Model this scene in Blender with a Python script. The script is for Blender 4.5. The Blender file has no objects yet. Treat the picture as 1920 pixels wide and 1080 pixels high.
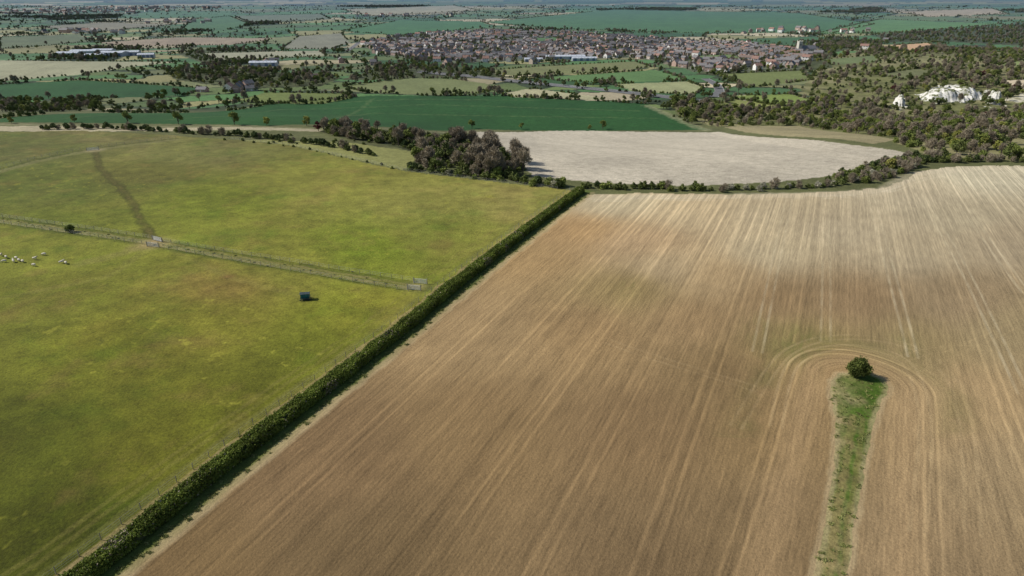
import bpy, math, random
import numpy as np
from mathutils import Vector
rng=np.random.default_rng(7); random.seed(7)
scene=bpy.context.scene
CAMH=65.0; PITCH=math.radians(24.0); F=1280.0
def lin(c):
    c=np.array(c,dtype=float)/255.0
    return np.where(c<=0.04045,c/12.92,((c+0.055)/1.055)**2.4)
# ---------------------------------------------------------------- noise / terrain
_perm=rng.random((256,256)).astype(np.float32)
def vnoise(x,y):
    xi=np.floor(x).astype(np.int64); yi=np.floor(y).astype(np.int64)
    fx=x-xi; fy=y-yi; fx=fx*fx*(3-2*fx); fy=fy*fy*(3-2*fy)
    a=_perm[xi&255,yi&255]; b=_perm[(xi+1)&255,yi&255]; c=_perm[xi&255,(yi+1)&255]; d=_perm[(xi+1)&255,(yi+1)&255]
    return (a*(1-fx)+b*fx)*(1-fy)+(c*(1-fx)+d*fx)*fy
def fbm(x,y,size,octv=3,off=0.0):
    s=0;amp=1;tot=0;f=1.0/size
    for i in range(octv):
        s=s+amp*vnoise(x*f+off+17.3*i,y*f+off*1.7+9.1*i); tot+=amp; amp*=0.55; f*=2.1
    return s/tot-0.5
def S(t):
    t=np.clip(t,0,1); return t*t*(3-2*t)
XB=[-2000,-400,-246,-140,-76,-41,15,60,138,167,201,400,2000]
YB=[360,340,332,321,283,256,230,226,237,262,266,300,420]
def H(x,y):
    x=np.asarray(x,dtype=float); y=np.asarray(y,dtype=float)
    yb=np.interp(x,XB,YB)
    z=-32*S((y-yb-2)/285.0)-20*S((y-700)/900.0)
    z=z+15*np.exp(-((x-620)/260)**2-((y-950)/350)**2)
    z=z+0.9*fbm(x,y,70,2)*np.clip((yb-y)/60,0,1)
    z=z+2.0*fbm(x,y,400,2,3.0)*S((y-500)/300)
    z=z+60*S((y-7000)/6000)*0.5
    return z
def U(u,v):
    a=(u-960)/F; b=-(v-540)/F
    dx=a; dy=math.cos(PITCH)+b*math.sin(PITCH); dz=-math.sin(PITCH)+b*math.cos(PITCH)
    t=np.geomspace(30,20000,2500)
    zz=CAMH+dz*t; hh=H(dx*t,dy*t)
    k=np.argmax(zz<hh)
    if k==0: k=len(t)-1
    lo,hi=t[k-1],t[k]
    for _ in range(18):
        m=(lo+hi)/2
        if CAMH+dz*m<float(H(dx*m,dy*m)): hi=m
        else: lo=m
    return np.array([dx*hi,dy*hi,float(H(dx*hi,dy*hi))])
def UP(pts): return np.array([U(*p)[:2] for p in pts])
def inpoly(x,y,P):
    ins=np.zeros(x.shape,bool); n=len(P)
    for i in range(n):
        x0,y0=P[i];x1,y1=P[(i+1)%n]
        if y0==y1: continue
        c=((y0>y)!=(y1>y))&(x<(x1-x0)*(y-y0)/(y1-y0)+x0)
        ins^=c
    return ins
def segdist(x,y,P):
    d=np.full(x.shape,1e9)
    for i in range(len(P)-1):
        ax,ay=P[i];bx,by=P[i+1]; L=(bx-ax)**2+(by-ay)**2+1e-9
        t=np.clip(((x-ax)*(bx-ax)+(y-ay)*(by-ay))/L,0,1)
        d=np.minimum(d,np.hypot(x-ax-t*(bx-ax),y-ay-t*(by-ay)))
    return d
def resample(P,step):
    P=np.asarray(P,float); L=np.r_[0,np.cumsum(np.hypot(*(P[1:]-P[:-1]).T))]
    n=max(2,int(L[-1]/step)+1); s=np.linspace(0,L[-1],n)
    return np.c_[np.interp(s,L,P[:,0]),np.interp(s,L,P[:,1])]
def smooth(P,it=2):
    P=np.asarray(P,float)
    for _ in range(it):
        Q=[P[0]]
        for i in range(len(P)-1): Q+= [P[i]*.75+P[i+1]*.25,P[i]*.25+P[i+1]*.75]
        Q.append(P[-1]); P=np.array(Q)
    return P
# ---------------------------------------------------------------- node helper
def new_mat(name,rough=0.9):
    m=bpy.data.materials.new(name); m.use_nodes=True
    nt=m.node_tree; b=nt.nodes['Principled BSDF']; b.inputs['Roughness'].default_value=rough
    b.inputs['Specular IOR Level'].default_value=0.15
    return m,nt,b
class N:
    def __init__(s,nt): s.nt=nt
    def node(s,t,**k):
        n=s.nt.nodes.new(t)
        for a,b in k.items(): setattr(n,a,b)
        return n
    def put(s,sock,v):
        if v is None: return
        if isinstance(v,bpy.types.NodeSocket): s.nt.links.new(v,sock)
        else: sock.default_value=v
    def m(s,op,a,b=None,c=None,clamp=False):
        n=s.node('ShaderNodeMath',operation=op,use_clamp=clamp)
        s.put(n.inputs[0],a)
        if b is not None: s.put(n.inputs[1],b)
        if c is not None: s.put(n.inputs[2],c)
        return n.outputs[0]
    def noise(s,vec,scale,detail=2,rough=0.5):
        n=s.node('ShaderNodeTexNoise'); s.put(n.inputs['Vector'],vec)
        n.inputs['Scale'].default_value=scale; n.inputs['Detail'].default_value=detail; n.inputs['Roughness'].default_value=rough
        return n.outputs['Fac']
    def mix(s,f,a,b,blend='MIX'):
        n=s.node('ShaderNodeMix',data_type='RGBA',blend_type=blend)
        s.put(n.inputs[0],f); s.put(n.inputs[6],a); s.put(n.inputs[7],b); return n.outputs[2]
    def rng(s,v,a,b,c,d):
        n=s.node('ShaderNodeMapRange'); s.put(n.inputs[0],v)
        for i,q in enumerate((a,b,c,d)): n.inputs[i+1].default_value=q
        return n.outputs[0]
    def comb(s,x,y,z=0.0):
        n=s.node('ShaderNodeCombineXYZ'); s.put(n.inputs[0],x); s.put(n.inputs[1],y); s.put(n.inputs[2],z); return n.outputs[0]
HAZE=(0.10,0.165,0.245); HD=5300.0; HE=1.45  # aerial haze painted into base colours, graded by world distance
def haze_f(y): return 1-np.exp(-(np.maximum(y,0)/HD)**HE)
def simple(name,rgb,rough=0.85,var=0.25,scale=1.5):
    m,nt,b=new_mat(name,rough); n=N(nt)
    g=n.node('ShaderNodeNewGeometry')
    f=n.noise(g.outputs['Position'],scale,3)
    k=n.rng(f,0.3,0.7,1-var,1+var)
    c=n.mix(1.0,(*rgb,1),n.comb(k,k,k),'MULTIPLY'); n.put(b.inputs['Base Color'],c)
    return m
def foliage(name,ca,cb,transl=0.0,rand=0.5,dark=(0.7,1.25)):
    m,nt,b=new_mat(name,0.8); n=N(nt)
    g=n.node('ShaderNodeNewGeometry'); o=n.node('ShaderNodeObjectInfo')
    f=n.m('ADD',n.m('MULTIPLY',g.outputs['Random Per Island'],1-rand),n.m('MULTIPLY',o.outputs['Random'],rand))
    c=n.mix(f,(*ca,1),(*cb,1))
    big=n.noise(g.outputs['Position'],0.25,1)
    k=n.rng(big,0.3,0.7,dark[0],dark[1])
    c=n.mix(1.0,c,n.comb(k,k,k),'MULTIPLY')
    sp=n.node('ShaderNodeSeparateXYZ'); n.put(sp.inputs[0],g.outputs['Position'])
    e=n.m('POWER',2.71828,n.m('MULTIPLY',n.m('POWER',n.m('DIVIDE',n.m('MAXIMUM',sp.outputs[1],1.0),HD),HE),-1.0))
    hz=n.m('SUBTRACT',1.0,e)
    c=n.mix(hz,c,(*[q*0.95 for q in HAZE],1))  # distance haze tinted into the leaf colour
    n.put(b.inputs['Base Color'],c)
    if transl>0:
        t=n.node('ShaderNodeBsdfTranslucent'); n.put(t.inputs[0],c)
        mx=n.node('ShaderNodeMixShader'); mx.inputs[0].default_value=transl
        nt.links.new(b.outputs[0],mx.inputs[1]); nt.links.new(t.outputs[0],mx.inputs[2])
        nt.links.new(mx.outputs[0],nt.nodes['Material Output'].inputs[0])
    return m
# ---------------------------------------------------------------- mesh helpers
def mesh_np(name,verts,faces,mats,midx=None,smooth=False):
    verts=np.asarray(verts,np.float32); faces=np.asarray(faces,np.int32)
    me=bpy.data.meshes.new(name); k=faces.shape[1]; nf=len(faces)
    me.vertices.add(len(verts)); me.vertices.foreach_set('co',verts.ravel())
    me.loops.add(nf*k); me.loops.foreach_set('vertex_index',faces.ravel())
    me.polygons.add(nf); me.polygons.foreach_set('loop_start',np.arange(0,nf*k,k,dtype=np.int32))
    if midx is not None: me.polygons.foreach_set('material_index',np.asarray(midx,np.int32))
    me.polygons.foreach_set('use_smooth',np.full(nf,smooth))
    for m in mats: me.materials.append(m)
    me.update(calc_edges=True); return me
def link(name,me,loc=(0,0,0),rz=0,parent=None,coll=None):
    o=bpy.data.objects.new(name,me); o.location=loc; o.rotation_euler=(0,0,rz)
    (coll or scene.collection).objects.link(o)
    if parent: o.parent=parent
    return o
def leafquads(C,size,asp=1.0,direction=None,tilt=1.0):
    n=len(C); size=np.broadcast_to(size,(n,))
    a=rng.normal(size=(n,3)); 
    if direction is not None: a=a*tilt+direction
    a/=np.linalg.norm(a,axis=1)[:,None]+1e-9
    r=rng.normal(size=(n,3)); b=np.cross(a,r); b/=np.linalg.norm(b,axis=1)[:,None]+1e-9
    a=a*(size*0.5)[:,None]; b=b*(size*0.5*asp)[:,None]
    V=np.stack([C-a-b,C+a-b*0.7,C+a+b,C-a+b*0.7],1).reshape(-1,3)
    Fc=np.arange(n*4).reshape(-1,4); return V,Fc
class MB:
    def __init__(s): s.v=[];s.f=[];s.m=[];s.n=0
    def add(s,V,Fc,mi=0):
        V=np.asarray(V,float);Fc=np.asarray(Fc,int)
        s.v.append(V); s.f.append(Fc+s.n); s.m.append(np.full(len(Fc),mi)); s.n+=len(V)
    def cone(s,p0,p1,r0,r1,k=6,mi=0):
        p0=np.array(p0,float);p1=np.array(p1,float); d=p1-p0; d/=np.linalg.norm(d)+1e-9
        a=np.cross(d,[0.3,0.9,0.1] if abs(d[2])>.8 else [0,0,1]); a/=np.linalg.norm(a); b=np.cross(d,a)
        t=np.arange(k)*2*math.pi/k; ring=np.cos(t)[:,None]*a+np.sin(t)[:,None]*b
        V=np.r_[p0+ring*r0,p1+ring*r1]; i=np.arange(k); j=(i+1)%k
        s.add(V,np.c_[i,j,j+k,i+k],mi)
    def box(s,c,d,mi=0,rz=0,top=(1,1)):
        c=np.array(c,float); x,y,z=[q/2 for q in d]
        V=np.array([[-x,-y,-z],[x,-y,-z],[x,y,-z],[-x,y,-z],[-x*top[0],-y*top[1],z],[x*top[0],-y*top[1],z],[x*top[0],y*top[1],z],[-x*top[0],y*top[1],z]])
        cz,sz=math.cos(rz),math.sin(rz); V=np.c_[V[:,0]*cz-V[:,1]*sz,V[:,0]*sz+V[:,1]*cz,V[:,2]]+c
        s.add(V,[[0,3,2,1],[4,5,6,7],[0,1,5,4],[1,2,6,5],[2,3,7,6],[3,0,4,7]],mi)
    def mesh(s,name,mats,smooth=False):
        return mesh_np(name,np.concatenate(s.v),np.concatenate(s.f),mats,np.concatenate(s.m),smooth)
# ---------------------------------------------------------------- layout polygons (surveyed from the photograph, laid on the terrain)
AZ=math.radians(24.5)
hedge_px=[(-120,1300),(165,1080),(415,880),(600,738),(755,620),(850,540),(990,432),(1088,360)]
HP=UP(hedge_px)
field_px=[(0,1400),(215,1080),(455,880),(640,738),(788,620),(878,540),(1012,432),(1103,366),(1200,362),(1330,364),(1450,364),(1560,360),(1660,352),(1700,336),(1715,322),(1780,313),(1850,311),(1920,311),(2100,313),(2600,330),(2600,1500)]
FP=UP(field_px)
past_px=[(-700,1500),(-900,270),(-300,252),(0,247),(150,245),(300,252),(430,262),(540,272),(620,290),(700,308),(770,322),(900,338),(1050,354),(1088,358)]
PP=np.r_[UP(past_px),HP[::-1]]
strip_px=[(1560,712),(1572,700),(1625,698),(1655,708),(1667,726),(1645,775),(1624,860),(1604,970),(1588,1080),(1575,1250),(1480,1250),(1524,1080),(1548,980),(1564,860),(1568,790),(1556,740)]
SP=UP(strip_px)
far_fields=[
([(885,247),(1060,244),(1350,247),(1600,272),(1722,291),(1640,303),(1560,330),(1450,342),(1270,349),(1130,343),(1000,330),(955,290),(905,262)],(180,170,150)),
([(0,222),(200,212),(500,196),(700,179),(950,180),(1215,195),(1250,215),(1330,243),(900,242),(500,236),(200,231),(0,229)],(42,78,34)),
([(-60,238),(80,236),(300,240),(605,243),(600,247),(300,246),(0,246)],(165,155,125)),
([(430,262),(560,264),(660,268),(770,284),(780,300),(755,318),(700,306),(620,289),(540,271)],(132,132,78)),
([(-80,163),(150,150),(380,165),(350,179),(200,184),(-80,190)],(44,80,38)),
([(-80,112),(150,115),(340,116),(250,125),(150,140),(-80,160)],(150,148,118)),
([(440,190),(500,173),(640,175),(660,184),(600,195),(500,194)],(104,114,60)),
([(645,162),(760,146),(850,148),(935,160),(900,175),(760,177),(680,172)],(114,120,76)),
([(935,175),(1000,166),(1130,183),(1110,188),(960,182)],(165,160,125)),
([(905,133),(1050,122),(1190,115),(1222,126),(1100,137),(960,142)],(114,116,74)),
([(1005,145),(1230,131),(1290,150),(1150,155),(1050,152)],(90,118,68)),
([(1145,158),(1290,152),(1320,165),(1300,178),(1190,172)],(146,148,106)),
([(1350,138),(1500,132),(1520,150),(1400,165)],(108,116,66)),
([(180,80),(330,70),(520,71),(440,84),(240,87)],(146,130,108)),
([(525,92),(560,68),(640,62),(655,80),(620,92)],(126,124,104)),
([(375,100),(600,95),(610,104),(400,112)],(150,148,122)),
([(640,58),(750,38),(900,40),(930,50),(750,67)],(72,108,62)),
([(905,42),(1150,18),(1500,25),(1640,45),(1560,62),(1300,62),(1050,54)],(74,108,62)),
([(1520,65),(1650,36),(1880,45),(1700,60)],(92,124,70)),
([(1650,86),(1740,80),(1775,92),(1700,98)],(192,156,118)),
([(1860,152),(1990,145),(1990,170),(1890,168)],(204,188,158)),
([(1860,122),(1990,108),(1990,128)],(136,148,90)),
([(1360,238),(1500,236),(1680,262),(1640,270),(1480,256)],(142,132,98)),
([(1360,180),(1480,176),(1540,192),(1440,196)],(118,132,66)),
([(1540,112),(1640,104),(1650,116),(1560,122)],(104,114,72)),
([(60,50),(200,42),(330,46),(180,60)],(126,120,98)),
([(440,30),(600,26),(620,36),(470,44)],(106,112,86)),
([(1680,22),(1860,16),(1890,26),(1740,32)],(168,152,124)),
([(360,36),(430,30),(470,46),(420,58),(340,56)],(76,106,62)),
([(0,70),(150,64),(170,78),(0,92)],(96,104,72)),
([(640,18),(850,10),(900,20),(700,30)],(158,150,120)),
([(1640,140),(1720,128),(1780,140),(1700,150)],(110,112,74)),
([(1380,186),(1330,200),(1420,206),(1500,204)],(128,132,74)),
([(1000,72),(1040,70),(1060,76),(1010,80)],(84,112,60)),
([(1290,106),(1370,102),(1390,110),(1310,114)],(104,122,70)),
]
FARP=[(UP(p),lin(c)) for p,c in far_fields]
wood_polys={
'central':[(600,247),(640,243),(730,258),(800,268),(880,276),(945,300),(985,326),(960,337),(880,331),(790,317),(772,300),(785,286),(720,271),(640,258)],
'right':[(1255,192),(1330,188),(1500,196),(1560,185),(1700,205),(1990,215),(1990,305),(1740,293),(1660,262),(1500,236),(1345,238),(1270,215)],
'right_far':[(1500,170),(1530,130),(1560,104),(1640,95),(1990,92),(1990,215),(1700,205),(1560,188)],
'mid_left':[(300,130),(400,124),(520,134),(640,146),(600,162),(470,166),(400,160),(330,150)],
'mid2':[(640,150),(720,125),(860,125),(900,132),(960,145),(800,146),(700,150)],
'mid3':[(330,100),(400,90),(520,92),(500,118),(380,118)],
'belt':[(0,193),(190,186),(190,200),(0,211)],
'belt2':[(1300,140),(1400,142),(1500,134),(1560,128),(1560,100),(1640,80),(1560,66)],
'farwood':[(960,42),(1040,38),(1030,46),(970,50)],
'farwood2':[(1100,50),(1200,42),(1240,50),(1120,56)],
'ne':[(1640,64),(1760,56),(1990,44),(1990,90),(1780,78),(1660,80)],
}
WP={k:UP(v) for k,v in wood_polys.items()}
village_px=[(680,84),(700,73),(760,66),(930,58),(1100,62),(1200,71),(1400,82),(1540,99),(1500,130),(1420,135),(1300,135),(1250,117),(1180,108),(1060,112),(860,118),(800,115),(710,102)]
VP=UP(village_px)
nS=900
sy=np.exp(rng.uniform(math.log(480),math.log(11000),nS)); sx=rng.uniform(-1.0,1.0,nS)*sy
pal=[(72,104,60),(80,112,64),(64,94,54),(134,130,88),(156,146,114),(100,114,66),(88,104,62),(178,166,136),(112,116,78),(78,108,66),(66,82,52),(58,72,46)]
palw=np.array([.13,.11,.09,.12,.10,.1,.09,.07,.08,.07,.03,.01]); palw/=palw.sum()
pid=rng.choice(len(pal),nS,p=palw)
scol=np.array([lin(pal[i]) for i in pid])*(rng.uniform(.8,1.2,nS)[:,None])
ca,sa=math.cos(0.35),math.sin(0.35)
def voro(x,y):
    x=x.astype(np.float32);y=y.astype(np.float32)
    f1=np.full(x.shape,1e9,np.float32);f2=f1.copy();idx=np.zeros(x.shape,np.int32)
    for i in range(nS):
        dx=x-np.float32(sx[i]);dy=y-np.float32(sy[i])
        d=np.maximum(np.abs(dx*ca+dy*sa),np.abs(-dx*sa+dy*ca)*1.5)
        lt=d<f1; f2=np.where(lt,f1,np.minimum(f2,d)); f1=np.where(lt,d,f1); idx[lt]=i
    return f1,f2,idx
# ---------------------------------------------------------------- ground sheet
a=np.r_[np.arange(80,48,-0.6),np.arange(48,12,-0.06),np.arange(12,0.7,-0.026),np.arange(0.7,0.2,-0.04)]
Yr=CAMH/np.tan(np.radians(a)); nr=len(Yr)
t=np.r_[-np.geomspace(5,1.07,24),np.linspace(-1.05,1.05,1450),np.geomspace(1.07,5,24)]; nc=len(t)
YY,TT=np.meshgrid(Yr,t,indexing='ij'); XX=(YY*TT)
X=XX.ravel();Y=YY.ravel(); Z=H(X,Y)
n=len(X); col=np.zeros((n,3))
jx=X+fbm(X,Y,2.5,2,1.0)*np.clip(Y/120,0.5,12); jy=Y+fbm(X,Y,2.5,2,5.0)*np.clip(Y/120,0.5,12)
far=Y>400
f1,f2,idx=voro(X[far],Y[far])
c=scol[idx]*(1+0.35*fbm(X[far],Y[far],60,3,2.0))[:,None]
edge=(f2-f1)<np.clip(Y[far]*0.004,5,18)*(0.4+1.4*vnoise(X[far]/40,Y[far]/40))
c[edge]=lin((60,70,46))
col[:]=lin((92,94,58))*(1+0.6*fbm(X,Y,12,3,8.0))[:,None]
far_i=np.where(far)[0]; blend=S((Y[far]-520)/80)[:,None]
col[far_i]=col[far_i]*(1-blend)+c*blend
def bbox(P,m=0): 
    return np.where((X>P[:,0].min()-m)&(X<P[:,0].max()+m)&(Y>P[:,1].min()-m)&(Y<P[:,1].max()+m))[0]
kind=np.zeros(n)
def fill(P,c,var=0.2,size=40):
    k=bbox(P,5); s=k[inpoly(jx[k],jy[k],P)]
    st=fbm((X[s]*ca+Y[s]*sa)*6,(-X[s]*sa+Y[s]*ca)*0.5,60,2,3.3)
    col[s]=c*(1+var*2*fbm(X[s],Y[s],size,3,4.0)+0.18*st)[:,None]
    return s
for nm,P in WP.items():
    s=fill(P,lin((104,104,62) if nm in('right','right_far') else (74,78,46)),0.5,12)
    if nm in ('right','right_far'):
        g=np.clip(fbm(X[s],Y[s],45,3,6.6)*5,0,1)[:,None]*.6; col[s]=col[s]*(1-g)+lin((150,142,104))*g
vs=fill(VP,lin((96,100,76)),0.3,25)
for P,c in FARP: fill(P,c)
def scar(px,c=(226,222,208),thr=-.12):
    P=UP(px); k=bbox(P,5); s=k[inpoly(jx[k]+14*fbm(X[k],Y[k],18,3,2.),jy[k]+30*fbm(X[k],Y[k],18,3,9.),P)]
    m_=np.clip((fbm(X[s],Y[s]*.5,11,4,3.)-thr)*6,0,1)[:,None]; col[s]=col[s]*(1-m_)+lin(c)*m_
scar([(1733,180),(1760,160),(1800,157),(1832,172),(1822,186),(1790,183),(1750,193)]); scar([(1853,200),(1855,170),(1868,170),(1872,198)]); scar([(1680,206),(1682,184),(1692,182),(1696,204)])
scar([(1885,190),(1900,178),(1940,176),(1960,190),(1920,194)],(214,206,182),-.05); scar([(1620,214),(1700,210),(1760,216),(1690,220)],(180,172,138),0.02); scar([(1560,222),(1640,226),(1700,236),(1600,232)],(168,158,118),0.05)
def line(px,w,c,strength=1.0,soft=0.5,world=None,noisy=0.5,crisp=False):
    P=UP(px) if world is None else world
    k=bbox(P,w*3+2); d=segdist(X[k] if crisp else jx[k],Y[k] if crisp else jy[k],P)
    a_=(1-S((d-w/2)/(w*soft+1e-6)))*strength*(1-noisy*vnoise(X[k]/3,Y[k]/3))
    col[k]=col[k]*(1-a_[:,None])+np.asarray(c)*a_[:,None]
def ctrl(sel,pts):
    qx=X[sel]/(Y[sel]+40)*3; qy=np.log(Y[sel]+40)*2.6
    W=np.zeros(len(sel));C=np.zeros((len(sel),3))
    for u,v,c in pts:
        p=U(u,v); dx=qx-p[0]/(p[1]+40)*3; dy=qy-math.log(p[1]+40)*2.6
        w=1/(dx*dx+dy*dy+0.012)**2
        W+=w; C+=w[:,None]*lin(c)
    return C/W[:,None]
line([(1213,198),(1250,214),(1325,244)],5,lin((150,148,112)),.6,.6); line([(0,233),(300,238),(600,242),(900,246)],4,lin((150,142,108)),.5,.6)
for pts in ([(120,222),(520,206),(800,196),(1200,208)],[(300,226),(700,212),(1230,222)],[(560,196),(760,186),(1000,188)],[(600,222),(700,184)]): line(pts,2.2,lin((104,118,72)),.4,.7,noisy=.9)
# pasture
k=bbox(PP,2); ps=k[inpoly(jx[k],jy[k],PP)]
pc=ctrl(ps,[(100,1000,(66,74,14)),(40,850,(84,92,24)),(300,850,(100,104,30)),(200,650,(112,118,36)),(400,600,(124,126,44)),(600,650,(112,120,36)),(500,500,(128,132,52)),(450,780,(102,108,30)),(650,600,(120,128,40)),(100,560,(116,124,42)),(60,480,(126,134,48)),(300,480,(122,130,46)),(100,350,(100,112,44)),(250,330,(108,110,50)),(400,380,(112,124,40)),(600,350,(128,132,56)),(800,380,(138,140,66)),(950,370,(140,142,70)),(700,470,(112,130,36)),(50,280,(96,104,50)),(350,280,(114,118,62)),(250,1000,(78,86,20)),(820,440,(124,132,52)),(150,420,(106,118,40)),(420,540,(130,122,54)),(220,250,(112,114,62))])  # bottom-left control colours darkened, painting vignette shade into the grass
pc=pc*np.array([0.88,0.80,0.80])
v1=fbm(X[ps],Y[ps],22,4,1.0);v2=fbm(X[ps],Y[ps],5,4,6.0)
pc=pc*(1+0.5*v1+0.6*v2)[:,None]
dry=np.clip((fbm(X[ps],Y[ps],16,5,11.0)-0.02)*4,0,1)[:,None]*0.42
pc=pc*(1-dry)+pc*np.array([1.30,1.05,1.5])*dry
brown=np.clip((fbm(X[ps],Y[ps],9,5,31.0)-0.12)*5,0,1)[:,None]*0.35
pc=pc*(1-brown)+lin((124,104,56))*brown
lush=np.clip((fbm(X[ps],Y[ps],10,4,21.0)-0.10)*5,0,1)[:,None]*0.5
pc=pc*(1-lush)+pc*np.array([.62,.86,.6])*lush
weed=np.clip((fbm(X[ps],Y[ps],1.6,3,51.0)-0.22)*9,0,1)[:,None]*.5*np.clip(fbm(X[ps],Y[ps],30,3,44)*4+.5,0,1)[:,None]
pc=pc*(1-weed)+lin((86,88,36))*weed
dand=np.clip((fbm(X[ps],Y[ps],2.2,3,71.0)-0.2)*9,0,1)[:,None]*.4*np.clip(fbm(X[ps],Y[ps],22,3,84)*5+.2,0,1)[:,None]
pc=pc*(1-dand)+lin((158,154,58))*dand
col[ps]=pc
# stubble / drilled field
k=bbox(FP,2); fs=k[inpoly(jx[k],jy[k],FP)]
fpts=[(300,1060,(118,96,63)),(700,1050,(113,93,63)),(1200,1050,(120,99,69)),(1450,1000,(122,101,70)),(1750,1050,(143,121,88)),(1900,900,(153,131,96)),(1800,750,(161,136,98)),(600,850,(127,103,71)),(900,800,(133,109,74)),(1200,800,(130,106,73)),(1450,800,(137,113,76)),(900,620,(153,128,90)),(1100,620,(148,122,84)),(1300,600,(145,120,84)),(1450,560,(138,114,80)),(1600,560,(136,113,81)),(1800,560,(142,122,91)),(1000,480,(160,132,90)),(1090,430,(166,135,92)),(1200,450,(168,142,106)),(1150,380,(184,168,134)),(1300,400,(175,155,120)),(1250,500,(167,146,111)),(1450,400,(170,153,121)),(1450,470,(174,157,124)),(1600,430,(170,154,124)),(1800,400,(163,149,120)),(1850,330,(180,169,141)),(1900,450,(152,136,108)),(1500,650,(130,115,72)),(1700,650,(140,122,84)),(1550,700,(155,127,87)),(1720,360,(178,163,133)),(1350,520,(160,136,99)),(1700,470,(162,146,116)),(1180,540,(142,122,80)),(1900,620,(146,128,93)),(1380,700,(132,109,74))]
fc=ctrl(fs,fpts); fc=fc*(1+0.26*fbm(X[fs],Y[fs],18,4,2.2)+0.14*fbm(X[fs],Y[fs],4,3,7.7))[:,None]
col[fs]=fc; kind[fs]=1
T=X*math.cos(AZ)-Y*math.sin(AZ); Sg=X*math.sin(AZ)+Y*math.cos(AZ)
T=T+0.00035*np.clip(X-60,0,400)**1.9*np.clip((Y-60)/200,0,1)
q0=U(1610,715)[:2]; q1=U(1535,1250)[:2]
dstrip=segdist(X,Y,np.array([q0,q1])); 
lim=15+4*fbm(X,Y,15,2,9.0); hd=(dstrip<lim)&(kind>0.5)
Tp=T.copy(); Tp[hd]=dstrip[hd]+200
green=(np.exp(-((dstrip-15)/3)**2)*np.clip(fbm(X,Y,6,4,1.5)*3+0.3,0,1)*0.3*(kind>.5))[:,None]*(Y>88)[:,None]
col=col*(1-green)+lin((90,96,48))*green
rim=(np.exp(-((dstrip-7.5)/3)**2)*0.45*(kind>.5))[:,None]
col=col*(1-rim)+lin((168,140,101))*rim
for gx,gy,r1,am in [(1180,540,6,.3),(1500,650,11,.35),(1420,610,7,.25),(1700,650,7,.25)]:
    p=U(gx,gy); tt=p[0]*math.cos(AZ)-p[1]*math.sin(AZ); s0=p[0]*math.sin(AZ)+p[1]*math.cos(AZ)
    g=np.exp(-((T-tt)/(r1*.4))**2-((Sg-s0)/r1)**2)*np.clip(fbm(T*6,Sg,4,4,2.0)*3+0.4,0,1)*am*kind; col=col*(1-g[:,None])+lin((88,98,44))*g[:,None]
chalk=np.zeros(n); chalk[fs]=S((Y[fs]-110)/100)*S((X[fs]-(-5))/50)*(0.35+1.2*np.clip(fbm(T[fs]*2,Sg[fs]*.6,40,3,14.)+.4,0,1))
chalk[fs]=np.maximum(chalk[fs],0.12)
def wheel(px,c=(180,156,116),st=.5,w=.3,gap=.9):
    P=smooth(UP(px),3); d=np.gradient(P,axis=0); d/=np.hypot(*d.T)[:,None]+1e-9; nn_=np.c_[-d[:,1],d[:,0]]
    for sgn in (-1,1): line(None,w,lin(c),st,.8,world=P+nn_*gap*sgn,noisy=.8,crisp=True)
wheel([(1455,800),(1470,715),(1490,675),(1545,652),(1620,650),(1690,668),(1718,705),(1735,770),(1735,850),(1720,1000)],st=.4)
wheel([(1380,800),(1440,700),(1480,655),(1545,632),(1640,632),(1730,655),(1790,710),(1815,800),(1825,1000)],st=.28)
wheel([(1140,640),(1200,662),(1290,690),(1420,730)],st=.2)
wheel([(1632,364),(1662,480),(1700,620),(1712,670)],(205,190,156),.4); wheel([(1722,362),(1790,470),(1850,590),(1920,740)],(205,190,156),.4)
wheel([(1775,342),(1850,450),(1925,550)],(205,190,156),.4); wheel([(1845,322),(1890,375),(1960,440)],(205,190,156),.35)
wheel([(1548,372),(1550,500),(1548,640)],(200,184,148),.3)
wheel([(1700,700),(1790,660),(1925,600)],(176,152,110),.2); wheel([(1740,690),(1830,740),(1925,860)],(176,152,110),.25); wheel([(1650,690),(1740,655),(1850,650),(1930,665)],(176,152,110),.2)
wheel([(1480,372),(1440,560),(1420,660)],(205,190,156),.3)
edgeP=UP([(1103,370),(1330,368),(1560,364),(1660,356),(1712,326),(1850,315),(2100,316)])
line(None,3.0,lin((196,182,154)),0.5,0.8,world=edgeP)
wheel([(1110,376),(1330,374),(1560,371),(1670,362),(1730,332),(1850,321),(2100,322)],(206,194,166),.4)
off=np.array([math.cos(AZ),-math.sin(AZ)])
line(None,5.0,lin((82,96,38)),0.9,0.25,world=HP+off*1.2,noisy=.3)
line(None,1.0,lin((172,152,114)),0.75,0.8,world=HP+off*4.2)
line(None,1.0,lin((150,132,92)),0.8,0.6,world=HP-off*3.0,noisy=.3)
line(None,0.7,lin((104,104,50)),0.6,0.6,world=HP-off*5.4)
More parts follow.
